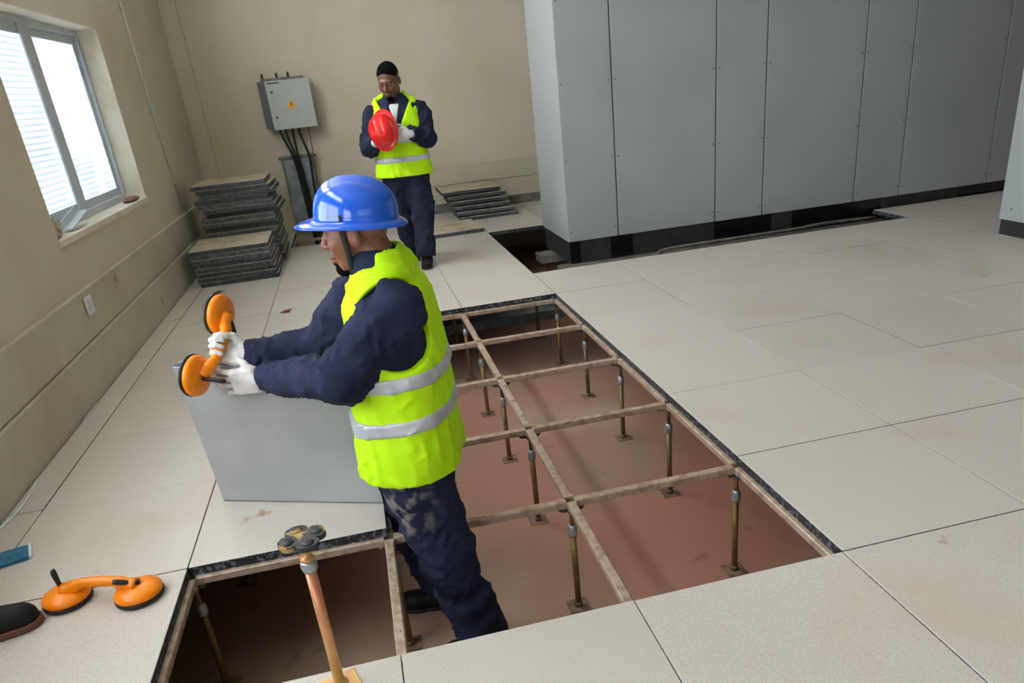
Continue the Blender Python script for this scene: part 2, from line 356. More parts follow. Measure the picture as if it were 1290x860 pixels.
# ------------------------------------------------------------------ understructure: pedestals and stringers
us=empty('stringer_grid',(-.66,1.65,SLAB)); tag(us,'dusty steel stringer grid on zinc pedestals in the opened floor','floor frame'); uo=Vector(us.location)
post_me=MB().lathe([(.0,0),(.0125,0),(.0125,.33),(.0,.33)],12).mesh('post',M['zinc'])
M['base']=pm('dull_base_plate', lin(140,112,88), .7, var=(lin(104,82,62), 30, .42, .6, 4))
base_me=MB().box(-.042,.042,-.042,.042,0,.003,.001).lathe([(.016,.003),(.016,.02),(.013,.022)],12).mesh('base_plate',M['base'])
nut_me=MB().lathe([(.0,.325),(.016,.325),(.0185,.335),(.0185,.36),(.015,.366),(.015,.372),(.0,.372)],8).mesh('nut',M['nut'])
rod_me=MB().lathe([(.0,.37),(.009,.37),(.009,.445),(.0,.445)],10).mesh('threaded_rod',M['zinc'])
def head_mesh(r=.048,z0=.445,z1=.456,mat='castblack'):
    poly=[]
    for k in range(48):
        a=2*math.pi*k/48; poly.append(((r*(.62+.38*abs(math.cos(2*a))**.7))*math.cos(a),(r*(.62+.38*abs(math.cos(2*a))**.7))*math.sin(a)))
    return MB().prism(poly,z0,z1).lathe([(.012,z0-.02),(.02,z0)],12).mesh('head',M[mat])
head_me=head_mesh()
nodes=set()
for (i,j) in PIT:
    for a in (0,1):
        for b in (0,1): nodes.add((i+a,j+b))
vis=set(nodes)
for (i,j) in list(nodes):
    for a,b in ((1,0),(-1,0),(0,1),(0,-1)): vis.add((i+a,j+b))
for (i,j) in sorted(vis):
    x,y=i*T,j*T
    if x<BX+.1 or (j>=7 and i>=1) or j>11: continue
    p=link('pedestal',post_me,us,Vector((x,y,SLAB))-uo)
    for nm,me in (('base_plate',base_me),('nut',nut_me),('threaded_rod',rod_me),('head',head_me)): link(nm,me,p)
ln=T-.044
st=MB(); st.box(-ln/2,ln/2,-.0155,.0155,-.066,-.0365,.004)
for k in (-.2,.0,.2): st.lathe([(0,0),(.006,0),(.005,.0025),(0,.003)],8,(k+.01,0,-.0368))
st.box(-ln/2-.006,-ln/2+.02,-.018,.018,-.068,-.0362,.003); st.box(ln/2-.02,ln/2+.006,-.018,.018,-.068,-.0362,.003)
st_me=st.mesh('stringer',M['stringer'])
for (i,j) in sorted(vis):
    for d,(a,b) in enumerate(((1,0),(0,1))):
        q=(i+a,j+b)
        if q not in vis or ((i,j) not in nodes and q not in nodes): continue
        if (j>=7 and (i>=1 or q[0]>=1)) or j>11 or q[1]>11 or i*T<BX+.1: continue
        if (i,j)==(0,6) and d==0: continue
        if j==6 and i>=1 and d==1: continue
        if (i,j) in ((0,7),(0,8)) and d==0: continue
        link('stringer',st_me,us,Vector(((i+a/2)*T,(j+b/2)*T,0))-uo,(0,0,math.pi/2*d))
tag(MB().box(-1.6,.45,4.40,4.56,SLAB,-.44,.004).build('cable_duct',M['tray']),'grey cable duct on the slab at the far end of the pit','duct')

# loose pedestal standing on the near floor
lp=empty('loose_pedestal',(-1.478,-.075,0)); tag(lp,'loose floor pedestal with black cast head standing on the near panel','pedestal')
MB().box(-.05,.05,-.05,.05,0,.004,.001).lathe([(.022,.004),(.022,.02),(.015,.026)],14).build('base_plate',M['zinc_bright'],lp,(0,0,0),(0,0,.3))
MB().lathe([(0,.01),(.0135,.01),(.0135,.372),(0,.372)],16).build('post',M['zinc_bright'],lp)
MB().lathe([(0,.366),(.017,.366),(.0195,.374),(.0195,.39),(.016,.396),(0,.396)],8).build('nut',M['nut'],lp)
MB().lathe([(0,.39),(.0175,.397),(.018,.404),(.0125,.406),(.0125,.43),(.02,.448),(0,.449)],14).build('neck',M['zinc_bright'],lp)
def cast_head():
    poly=[]; 
    for k in range(64):
        a=2*math.pi*k/64; c=abs(math.cos(2*a)); rr=.056*(.60+.40*c**.5); poly.append((rr*math.cos(a),rr*math.sin(a)))
    mb=MB().prism(poly,.447,.460)
    for k in range(4):
        a=k*math.pi/2; mb.lathe([(.0,.460),(.016,.460),(.014,.463),(.0,.463)],12,(.036*math.cos(a),.036*math.sin(a),0))
    return mb
cast_head().build('head',M['castblack'],lp,(0,0,0),(0,0,.42))

# ------------------------------------------------------------------ loose floor panels: stacks and the one being lifted
def panel_root(label, loc, rot, group, s=T):
    r=empty('flooring_module',loc,rot); tag(r,label,'floor panel',group)
    link('core',core_me,r); link('laminate',lam_me,r); return r
h=T/2-.002
core=MB().box(-h,h,-h,h,0,.0345,.002)
for k in range(7):    # slots of the pressed edge
    for s in (-1,1):
        core.box(-h+.05+k*.085,-h+.10+k*.085,s*h-.0015,s*h+.0015,.008,.026)
        core.box(s*h-.0015,s*h+.0015,-h+.05+k*.085,-h+.10+k*.085,.008,.026)
core_me=core.mesh('core',M['stack_edge']); lam_me=MB().box(-h+.001,h-.001,-h+.001,h-.001,.0346,.0375,.001).mesh('laminate',M['dusty_top'])
ordn=['topmost','second from the top','third from the top','fourth from the top','fifth from the top','sixth from the top','seventh from the top','eighth from the top','ninth from the top','tenth from the top','eleventh from the top','twelfth from the top','thirteenth from the top','fourteenth from the top','fifteenth from the top','sixteenth from the top','seventeenth from the top','eighteenth from the top']
def stack(n, cx, cy, dz, where, group, jit, drift=(0,0), rots=None, offs=None):
    for k in range(n):
        top=n-1-k
        ox,oy=random.uniform(-jit,jit)+drift[0]*k, random.uniform(-jit,jit)+drift[1]*k
        if offs and top in offs: ox+=offs[top][0]; oy+=offs[top][1]
        panel_root('%s floor panel of the %s'%(ordn[top],where),(cx+ox,cy+oy,k*dz),(0,0,random.uniform(-.02,.02)+(rots or {}).get(top,0)),group)
stack(8,-2.33,5.52,.0382,'low stack by the left wall','panels in the low front stack',.008,(-.005,.003))
stack(20 if False else 18,-2.32,6.25,.0425,'tall stack by the left wall','panels in the tall back stack',.018,(0,0),offs={0:(-.04,.02),1:(.02,0),2:(.03,.0),5:(.05,0),6:(.06,.03)})
stack(6,.19,7.12,.055,'low stack against the back wall','panels in the stack by the back wall',.010,(-.028,.030),offs={0:(-.03,-.01)})
panel_root('single beige floor panel lying loose on the floor behind the standing man',(-.36,6.33,.001),(0,0,.05),None)
# panel held upright by the worker in the pit
A=Vector((-1.92,1.10,0)); Bv=Vector((-1.33,.84,0)); e=(Bv-A).normalized(); nrm=Vector((e.y,-e.x,0))
if nrm.y>0: nrm=-nrm
lean=math.radians(5); up=(Vector((0,0,1))*math.cos(lean)+nrm*math.sin(lean)); fn=up.cross(e)
if fn.y>0: fn=-fn
PW,PH=.655,.578
hp=empty('flooring_module',A+e*PW/2); tag(hp,'galvanised-backed floor panel held upright by the man in the pit','floor panel')
Rm=Matrix((e,-fn,up)).transposed().to_euler(); hp.rotation_euler=Rm
MB().box(-PW/2,PW/2,-.004,.0,0.004,PH-.004,.001).build('back_sheet',M['pan'],hp)
mb=bars(MB(),0,.0,0,0,0,0,0) if False else MB()
mb.box(-PW/2,PW/2,0,.03,0,.012,.001); mb.box(-PW/2,PW/2,0,.03,PH-.012,PH,.001); mb.box(-PW/2,-PW/2+.012,0,.03,.012,PH-.012,.001); mb.box(PW/2-.012,PW/2,0,.03,.012,PH-.012,.001)
mb.build('edge_frame',M['stack_edge'],hp)
MB().box(-PW/2+.012,PW/2-.012,.001,.03,.012,PH-.012).build('core',M['beam'],hp)
MB().box(-PW/2,PW/2,.0302,.034,0,PH,.001).build('laminate',M['dusty_top'],hp)

# ------------------------------------------------------------------ SDF modelling of people
f4=np.float32
def surfnet(fn, lo, hi, h):
    lo=np.array(lo,f4); hi=np.array(hi,f4); n=np.ceil((hi-lo)/h).astype(int)+1
    ax=[lo[k]+h*np.arange(n[k],dtype=f4) for k in range(3)]
    F=np.empty(n,f4); st=max(1,int(400000/(n[1]*n[2])))
    for i in range(0,n[0],st):
        g=np.stack(np.meshgrid(ax[0][i:i+st],ax[1],ax[2],indexing='ij'),-1)
        F[i:i+st]=fn(g.reshape(-1,3)).reshape(g.shape[:3])
    S=F<0
    cs=np.zeros(n-1,np.int8)
    for a in (0,1):
        for b in (0,1):
            for c in (0,1): cs+=S[a:n[0]-1+a,b:n[1]-1+b,c:n[2]-1+c]
    idx=np.argwhere((cs>0)&(cs<8)); vid=-np.ones(n-1,np.int64); vid[tuple(idx.T)]=np.arange(len(idx))
    pos=np.zeros((len(idx),3)); cnt=np.zeros(len(idx))
    for axis in range(3):
        o1,o2=[k for k in range(3) if k!=axis]
        for a in (0,1):
            for b in (0,1):
                o=np.zeros(3,int); o[o1]=a; o[o2]=b; i0=idx+o; i1=i0.copy(); i1[:,axis]+=1
                A_=F[tuple(i0.T)]; B_=F[tuple(i1.T)]; m=(A_<0)!=(B_<0)
                t=np.where(m,A_/np.where(m,A_-B_,1),0); p=i0.astype(float); p[:,axis]+=t
                pos[m]+=p[m]; cnt[m]+=1
    V=lo+h*pos/cnt[:,None]
    faces=[]
    for axis in range(3):
        o1,o2=(axis+1)%3,(axis+2)%3
        sl0=[slice(None)]*3; sl1=[slice(None)]*3; sl0[axis]=slice(0,-1); sl1[axis]=slice(1,None)
        X=S[tuple(sl0)]!=S[tuple(sl1)]
        e_=np.argwhere(X); ok=(e_[:,o1]>0)&(e_[:,o2]>0)&(e_[:,o1]<n[o1]-1)&(e_[:,o2]<n[o2]-1); e_=e_[ok]
        q=[]
        for a,b in ((1,1),(0,1),(0,0),(1,0)):
            c=e_.copy(); c[:,o1]-=a; c[:,o2]-=b; q.append(vid[tuple(c.T)])
        q=np.stack(q,1); fl=~S[tuple(e_.T)]
        q[fl]=q[fl][:,::-1]; faces.append(q)
    return V, np.concatenate(faces)
def np_mesh(name, V, Fc, mat, origin=(0,0,0), smooth_it=0):
    V=np.asarray(V,float)
    if smooth_it:
        ea=np.concatenate([Fc[:,[k,(k+1)%4]] for k in range(4)]); 
        for _ in range(smooth_it):
            acc=np.zeros_like(V); c=np.zeros(len(V))
            np.add.at(acc,ea[:,0],V[ea[:,1]]); np.add.at(c,ea[:,0],1)
            np.add.at(acc,ea[:,1],V[ea[:,0]]); np.add.at(c,ea[:,1],1)
            V=V*.5+.5*acc/np.maximum(c,1)[:,None]
    me=bpy.data.meshes.new(name); V=V-np.array(origin)
    me.vertices.add(len(V)); me.vertices.foreach_set('co',V.astype(f4).ravel())
    me.loops.add(Fc.size); me.loops.foreach_set('vertex_index',Fc.ravel().astype(np.int32))
    me.polygons.add(len(Fc)); me.polygons.foreach_set('loop_start',np.arange(0,Fc.size,4,dtype=np.int32))
    me.polygons.foreach_set('use_smooth',np.ones(len(Fc),bool))
    me.update(calc_edges=True); me.validate(); me.materials.append(mat); return me
V3=lambda *a: np.array(a,f4)
def cap(P,a,b,ra,rb):
    a=np.array(a,f4); b=np.array(b,f4); d=b-a; t=np.clip((P-a)@d/(d@d),0,1)
    return np.linalg.norm(P-a-t[:,None]*d,axis=1)-(ra+(rb-ra)*t)
def ell(P,c,r,R=None):
    q=P-np.array(c,f4)
    if R is not None: q=q@R
    r=np.array(r,f4); k0=np.linalg.norm(q/r,axis=1); k1=np.linalg.norm(q/(r*r),axis=1)
    return k0*(k0-1)/np.maximum(k1,1e-6)
def smin(a,b,k):
    h_=np.clip(.5+.5*(b-a)/k,0,1); return b+(a-b)*h_-k*h_*(1-h_)
def torso(P,stn,L,F,infl=0):
    best=None
    for (c0,w0,d0),(c1,w1,d1) in zip(stn,stn[1:]):
        c0=np.array(c0,f4); ax=np.array(c1,f4)-c0; ln_=np.linalg.norm(ax); a=ax/ln_
        t=np.clip((P-c0)@a/ln_,0,1); D=P-c0-t[:,None]*ax
        l=D@L; f=D@F; u=(P-c0)@a; u=np.where(u<0,u,np.where(u>ln_,u-ln_,0))
        w_=w0+t*(w1-w0)+infl; d_=d0+t*(d1-d0)+infl; m=np.minimum(w_,d_)
        k=(np.abs(l/w_)**2.5+np.abs(f/d_)**2.5)**(1/2.5); k=np.sqrt(k*k+(u/m)**2)
        r=(k-1)*m
        best=r if best is None else np.minimum(best,r)
    return best
def folds(P,seed,freq,amp,n=7):
    rs=np.random.RandomState(seed); o=0
    for _ in range(n):
        k=rs.normal(size=3); k/=np.linalg.norm(k); k=(k*freq*rs.uniform(.6,1.5)).astype(f4)
        o=o+np.sin(P@k+rs.uniform(0,6.28)+1.5*np.sin(P@k[::-1]*.5))
    return o*amp/n
def creases(P,seed):
    # sharp ridges: 1-|sin| of warped directions, gated in patches
    rs=np.random.RandomState(seed); o=0
    for k in range(4):
        d=rs.normal(size=3); d/=np.linalg.norm(d); d=(d*rs.uniform(45,75)).astype(f4); g_=(rs.normal(size=3)*14).astype(f4)
        w_=P@d+1.8*np.sin(P@g_+rs.uniform(0,6))+.9*np.sin(P@g_[::-1]*1.9)
        o=o-(1-np.abs(np.sin(w_)))**2*np.clip(np.sin(P@g_*1.1+k*1.7)+.15,0,1)
    return o*.010
def frame(yaw_fwd, pitch=0, roll=0):
    F=np.array(yaw_fwd,float); F/=np.linalg.norm(F); U=np.array([0,0,1.]); L=np.cross(U,F); L/=np.linalg.norm(L)
    F2=F*math.cos(pitch)-U*math.sin(pitch); U2=U*math.cos(pitch)+F*math.sin(pitch)
    return np.stack([F2,L,U2],1).astype(f4)      # columns fwd,left,up
def head_sd(P,c,R,s=1.):
    q=((P-np.array(c,f4))@R)/s
    d=ell(q,(-.012,0,.035),(.097,.076,.088))
    d=smin(d,ell(q,(.030,0,-.040),(.060,.057,.080)),.03)
    d=smin(d,ell(q,(.070,0,-.102),(.026,.028,.022)),.02)
    for s_ in (1,-1): d=smin(d,ell(q,(.058,s_*.036,-.022),(.030,.028,.030)),.02)
    d=smin(d,ell(q,(.080,0,.030),(.018,.048,.012)),.015)
    for s_ in (1,-1):
        d=np.maximum(d,-(ell(q,(.103,s_*.031,.010),(.017,.019,.013))+.0))
    for s_ in (1,-1): d=smin(d,ell(q,(.082,s_*.031,.010),(.012,.016,.0105)),.004)
    d=smin(d,cap(q,(.090,0,.020),(.112,0,-.024),.008,.0125),.012)
    for s_ in (1,-1): d=smin(d,ell(q,(.099,s_*.014,-.027),(.012,.010,.009)),.008)
    d=smin(d,ell(q,(.093,0,-.060),(.014,.025,.008)),.006)
    d=smin(d,ell(q,(.092,0,-.074),(.013,.022,.009)),.006)
    for s_ in (1,-1):
        er=ell(q,(-.008,s_*.077,-.008),(.020,.010,.033)); er=np.maximum(er,-ell(q,(-.002,s_*.089,-.006),(.011,.006,.020)))
        d=smin(d,er,.006)
    return d*s
def hand_sd(P,O,X,Y,Z,curl,spread=.0,thumb=None,r=.0105,s=1.):
    R=np.stack([X,Y,Z],1).astype(f4); q=((P-np.array(O,f4))@R)/s
    c=np.abs(q-V3(.050,0,0))-V3(.040,.034,.006)
    d=np.linalg.norm(np.maximum(c,0),axis=1)+np.minimum(c.max(1),0)-.013
    d=smin(d,cap(q,(-.028,0,0),(.012,0,0),.031,.029),.015)
    for k,(y,l) in enumerate(((.031,(.042,.026,.020)),(.0105,(.047,.030,.021)),(-.0105,(.043,.027,.020)),(-.031,(.034,.021,.018)))):
        p=np.array([.088-.004*abs(k-1),y,0.]); th=0; sp=spread*(1.5-k)
        cu=curl[k] if isinstance(curl[0],(list,tuple)) else curl
        fd=None
        for j in range(3):
            th+=math.radians(cu[j]); nx=p+l[j]*np.array([math.cos(th)*math.cos(sp),math.sin(sp)*math.cos(th),-math.sin(th)])
            sg=cap(q,p,nx,r*(1-.08*j),r*(.92-.08*j)); fd=sg if fd is None else smin(fd,sg,.003); p=nx
        d=smin(d,fd,.006)
    tp=thumb or [(.018,.030,-.006),(.045,.056,-.018),(.075,.066,-.024),(.098,.064,-.026)]
    td=None
    for a,b,ra in zip(tp,tp[1:],(.0145,.0125,.011)):
        sg=cap(q,a,b,ra,ra*.9); td=sg if td is None else smin(td,sg,.004)
    return smin(d,td,.01)*s
def bbox(pts,pad):
    a=np.array(pts,float); return a.min(0)-pad, a.max(0)+pad

def build_person(S):
    root=empty('person',S['base']); tag(root,S['label'],'person'); o0=S['base']
    F=np.array(S['fwd'],f4); F/=np.linalg.norm(F); L=np.cross([0,0,1],F).astype(f4)
    J={k:np.array(v,f4) for k,v in S['J'].items()}
    st_=S['torso']; vs_=S['vest']; hc=np.array(S['head'],f4); HR=frame(S['headfwd'],S['pitch']); hs=S.get('hs',1.)
    neck=np.array(st_[-1][0],f4)
    def cut(P,d,a,b,rr):   # cuff or hem cut flat across its own limb
        ax=(b-a)/np.linalg.norm(b-a); t=(P-b)@ax; rad=np.linalg.norm(P-b-t[:,None]*ax,axis=1)
        return np.maximum(d,np.where((rad<rr)&(t<.2),t-.004,-1e3))
    def arms(P,k=0):
        d=None
        for s in 'LR':
            ra,re,rw=S['sleeve']
            u=cap(P,J['sh'+s],J['el'+s],ra+k,re+k); f=cap(P,J['el'+s],J['wr'+s],re+k,rw+k); a=cut(P,smin(u,f,.03),J['el'+s],J['wr'+s],.12)
            d=a if d is None else np.minimum(d,a)
        return d
    def legs(P):
        d=None
        for s in 'LR':
            rh,rk,rk2,ra=S['leg']
            u=cap(P,J['hp'+s],J['kn'+s],rh,rk); f=cap(P,J['kn'+s],J['an'+s],rk2,ra); a=cut(P,smin(u,f,.04),J['kn'+s],J['an'+s],.14)
            d=a if d is None else smin(d,a,.02)
        return d
    def coverall(P):
        d=torso(P,st_[:-1],L,F); d=smin(d,arms(P),.03); d=smin(d,legs(P),.04)
        d=smin(d,cap(P,st_[-2][0],neck-.02*np.array([0,0,1],f4),.085,.072),.03)
        d=d+folds(P,S['seed'],45,.016)+creases(P,S['seed']+3)
        return d
    lo,hi=bbox(list(J.values())+[c for c,_,_ in st_],.21)
    V,Q=surfnet(coverall,lo,hi,.0095); link('coverall',np_mesh('coverall',V,Q,M['navy_'+S['id']],o0,1),root)
    # skin: head, neck and the chest under the clothes as one surface
    def body(P):
        d=head_sd(P,hc,HR,hs); nb=hc+HR@V3(-.035,0,-.07)
        d=smin(d,cap(P,nb,neck,.054,.060),.02); d=smin(d,torso(P,[(c,w_-.04,d_-.03) for c,w_,d_ in st_[2:-1]],L,F),.03); return d
    lo,hi=bbox([hc+V3(.13,.13,.14),hc-V3(.13,.13,.14),np.array(st_[2][0])+V3(.2,.2,0),np.array(st_[2][0])-V3(.2,.2,.1)],.01)
    V,Q=surfnet(body,lo,hi,.0042); link('body',np_mesh('body',V,Q,M[S['skin']],o0),root)
    for s in (1,-1):
        mb=MB(); 
        mb.lathe([(.0001,-.0125)]+[(.0125*math.sin(t),-.0125*math.cos(t)) for t in np.linspace(.15,2.6,9)]+[(.0001,.0125)],12,axis='x')
        c=hc+HR@(V3(.0808,s*.031,.004)*hs); ey=mb.build('eye',M['eye'],root,Vector(c)-Vector(o0),Matrix([list(map(float,r_)) for r_ in HR]).to_euler())
        MB().lathe([(.0001,.0115),(.0055,.0114),(.0001,.0131)],12,axis='x').build('iris',M['iris'],ey)
    def beard(P):
        q=((P-hc)@HR)/hs; d=head_sd(P,hc,HR,hs)/hs-.0035
        r=np.minimum(ell(q,(.088,0,-.104),(.036,.034,.026)), ell(q,(.06,0,-.118),(.04,.036,.025)))
        d=np.maximum(d,r); return d*hs
    V,Q=surfnet(beard,hc-.17,hc+.17,.0035); link('beard',np_mesh('beard',V,Q,M['hair'],o0),root)
    def hair(P):
        q=((P-hc)@HR)/hs; d=ell(q,(-.012,0,.036),(.0995,.0785,.0905)); d=np.maximum(d,-(q[:,2]-(S.get('hl',.052)-.45*np.maximum(-q[:,0]+.0,0)-.9*np.maximum(-q[:,0]-.04,0)+.55*np.maximum(q[:,0]-.02,0)-.25*np.abs(q[:,1])*(q[:,0]>.0)))); return d*hs
    V,Q=surfnet(hair,hc-.17,hc+.17,.0045); link('hair',np_mesh('hair',V,Q,M['hair'],o0),root)
    # hi-vis vest
    ch=np.array(vs_[2][0],f4); zv=S['zv']; zt=S['ztop']
    def vest(P,infl=0):
        d=smin(torso(P,vs_,L,F,infl),legs(P)-.016-infl,.05)+folds(P,S['seed']+9,30,.010)+.55*creases(P,S['seed']+11)
        q=P-ch; l=q@L; f=q@F; z=P[:,2]
        d=np.maximum(d,-arms(P,.004))
        for s,sg in (('L',1),('R',-1)):
            c=J['sh'+s]+L*sg*.035-V3(0,0,S['ahz']); d=np.maximum(d,-ell(P,c,S['ahr'],np.stack([L,F,V3(0,0,1)],1)))
        d=np.maximum(d,-cap(P,neck-V3(0,0,.12),neck+V3(0,0,.2),.074,.085))
        wv=np.maximum((z-zv)*S.get('vslope',.42),-.0); d=np.maximum(d,-np.maximum(np.abs(l)-wv, np.maximum(-f,zv-z)))
        return np.maximum(d,vs_[0][0][2]-z)
    lo,hi=bbox([c for c,_,_ in vs_],.25); lo[2]=vs_[0][0][2]-.03
    V,Q=surfnet(vest,lo,hi,.0062); vo=link('vest',np_mesh('vest',V,Q,M['vest'],o0,3),root)
    for zc,tilt,hh in S['strips']:
        def band(P):
            z=P[:,2]-zc-((P-ch)@F)*tilt; return np.maximum(vest(P,.0065),np.abs(z)-hh)
        l2,h2=lo.copy(),hi.copy(); l2[2]=zc-.12; h2[2]=zc+.12
        V,Q=surfnet(band,l2,h2,.0065); link('reflective_strip',np_mesh('reflective_strip',V,Q,M['strip'],o0,2),vo)
    # gloves
    for g in S['hands']:
        X=np.array(g['X'],float); X/=np.linalg.norm(X); Y=np.array(g['Y'],float); Y-=X*(Y@X); Y/=np.linalg.norm(Y)
        Z=np.cross(X,Y) if g['side']=='R' else np.cross(Y,X)
        O=np.array(g['O'],float)
        V,Q=surfnet(lambda P: hand_sd(P,O,X,Y,Z,g['curl'],g.get('spread',0),g.get('thumb')),O-.23,O+.23,.0036)
        link('glove',np_mesh('glove',V,Q,M['glove'],o0),root)
    # shoes
    for s in S['shoes']:
        tip,heel,ank=[np.array(v,f4) for v in s]
        def shoe(P):
            mid=heel+(tip-heel)*.5; d=cap(P,heel+V3(0,0,.04),tip+V3(0,0,.028),.040,.036); d=smin(d,cap(P,tip+V3(0,0,.028)-(tip-heel)*.18,tip+V3(0,0,.028)-(tip-heel)*.1,.046,.044),.02)
            d=smin(d,cap(P,heel+V3(0,0,.05)+(tip-heel)*.12,ank,.045,.048),.03)
            n_=np.cross(np.cross(tip-heel,[0,0,1]),tip-heel); n_=(n_/np.linalg.norm(n_)).astype(f4)
            return np.maximum(d,-((P-heel)@n_)+.004)
        def sole(P):
            n_=np.cross(np.cross(tip-heel,[0,0,1]),tip-heel); n_=(n_/np.linalg.norm(n_)).astype(f4)
            t=(P-heel)@n_; Pq=P-t[:,None]*n_
            d=np.minimum(cap(Pq,heel,tip,.043,.040),cap(Pq,heel+(tip-heel)*.75,heel+(tip-heel)*.92,.05,.047))
            return np.maximum(d,np.abs(t-.008)-.008)
        lo,hi=bbox([tip,heel,ank],.08)
        V,Q=surfnet(shoe,lo,hi,.006); so=link('shoe',np_mesh('shoe',V,Q,M['shoe'],o0,1),root)
        V,Q=surfnet(sole,lo,hi,.005); link('sole',np_mesh('sole',V,Q,M['rubber'],o0),so)
    if 'shirt' in S:
        z0_,z1_,wd=S['shirt']
        def shirt(P):
            q=P-ch; l=q@L; f=q@F; z=P[:,2]; d=torso(P,st_[:-1],L,F,.008); d=smin(d,cap(P,st_[-2][0],neck-V3(0,0,.02),.088,.07),.03)
            return np.maximum(d,np.maximum(np.maximum(np.abs(l)-wd*np.clip((z-z0_)/(z1_-z0_),0,1),-f),np.maximum(z-z1_,z0_-z)))
        lo,hi=bbox([c for c,_,_ in vs_[2:]],.2); V,Q=surfnet(shirt,lo,hi,.006); link('undershirt',np_mesh('undershirt',V,Q,M['shirt'],o0),root)
    return root

# navy coverall materials: the pit worker's has a dusty patch rubbed on the thigh
M['navy_b']=M['navy']
M['navy_a']=pm('navy_cotton_dusty', lin(38,44,70), .85, var=(lin(28,33,56), 9, .4, .68, 4), bump=(220,.25), spec=.2)
nt=M['navy_a'].node_tree; N=nt.nodes; Lk=nt.links; bs=N['Principled BSDF']; src=bs.inputs['Base Color'].links[0].from_socket
g=N.new('ShaderNodeNewGeometry'); d1=N.new('ShaderNodeVectorMath'); d1.operation='DISTANCE'; d1.inputs[1].default_value=(-1.27,.50,.16); Lk.new(g.outputs['Position'],d1.inputs[0])
mr=N.new('ShaderNodeMapRange'); mr.inputs[1].default_value=.04; mr.inputs[2].default_value=.15; mr.inputs[3].default_value=1; mr.inputs[4].default_value=0; Lk.new(d1.outputs['Value'],mr.inputs[0])
nn=N.new('ShaderNodeTexNoise'); nn.inputs['Scale'].default_value=22; nn.inputs['Detail'].default_value=6; Lk.new(g.outputs['Position'],nn.inputs['Vector'])
m2=N.new('ShaderNodeMapRange'); m2.inputs[1].default_value=.48; m2.inputs[2].default_value=.66; Lk.new(nn.outputs[0],m2.inputs[0])
mu=N.new('ShaderNodeMath'); mu.operation='MULTIPLY'; Lk.new(mr.outputs[0],mu.inputs[0]); Lk.new(m2.outputs[0],mu.inputs[1])
mx=N.new('ShaderNodeMix'); mx.data_type='RGBA'; Lk.new(mu.outputs[0],mx.inputs[0]); Lk.new(src,mx.inputs[6]); mx.inputs[7].default_value=lin(150,142,134); Lk.new(mx.outputs[2],bs.inputs['Base Color'])

# --- suction lifter geometry (shared by both)
def lifter(label, loc, rot):
    r=empty('suction_lifter',loc,rot); tag(r,label,'suction lifter','orange suction lifters')
    for s in (-1,1):
        c=MB().lathe([(0,.012),(.062,.012),(.070,.016),(.071,.024),(.066,.034),(.045,.042),(.030,.047),(0,.048)],36,(s*.118,0,0)).build('cup',M['orange'],r)
        MB().lathe([(0,.0),(.066,.0),(.072,.004),(.0725,.012),(0,.0125)],36,(s*.118,0,0)).build('rubber_pad',M['rubber'],c)
        MB().box(-.012,.012,-.010,.010,.044,.062,.004).build('lever_mount',M['orange'],c,(s*.118-.012*s,0,0))
        lv=MB().tube([(0,0,0),(0,-.004,.03),(0,-.006,.062),(0,-.006,.075)],[.009,.009,.011,.009],10,.7).build('lever',M['rubber'],c,(s*.128,.005,.050),(0,0,0))
        lv.rotation_euler=((0.1,0.1,0) if s<0 else (.35,-1.12,0))
    MB().tube(smooth_path([(-.118,-.0,.042),(-.085,0,.050),(-.06,0,.062),(-.03,0,.066),(.03,0,.066),(.06,0,.062),(.085,0,.050),(.118,0,.042)],4),[.026]*3+[.022]*5+[.0175]*13+[.022]*5+[.026]*3,14,.95).build('handle',M['orange'],r)
    return r
ang=math.atan2(.55-.61,-2.10+2.33)
lifter('orange double-cup suction lifter lying on the floor beside a black shoe',((-2.33-2.10)/2,.575,.001),(0,0,ang))
c1=Vector((-1.752,1.055,.715)); c2=Vector((-1.835,.925,.58)); ax=(c1-c2).normalized()
nv=Vector((-.93,.30,0)); nv=(nv-ax*nv.dot(ax)).normalized(); zl=-nv; yl=zl.cross(ax)
RL=Matrix((ax,yl,zl)).transposed()
mid=(c1+c2)/2; hl=lifter('orange double-cup suction lifter held in the gloved hand of the man in the pit', mid-zl*.02, RL.to_euler())
Hpt=mid-zl*.02+zl*.066

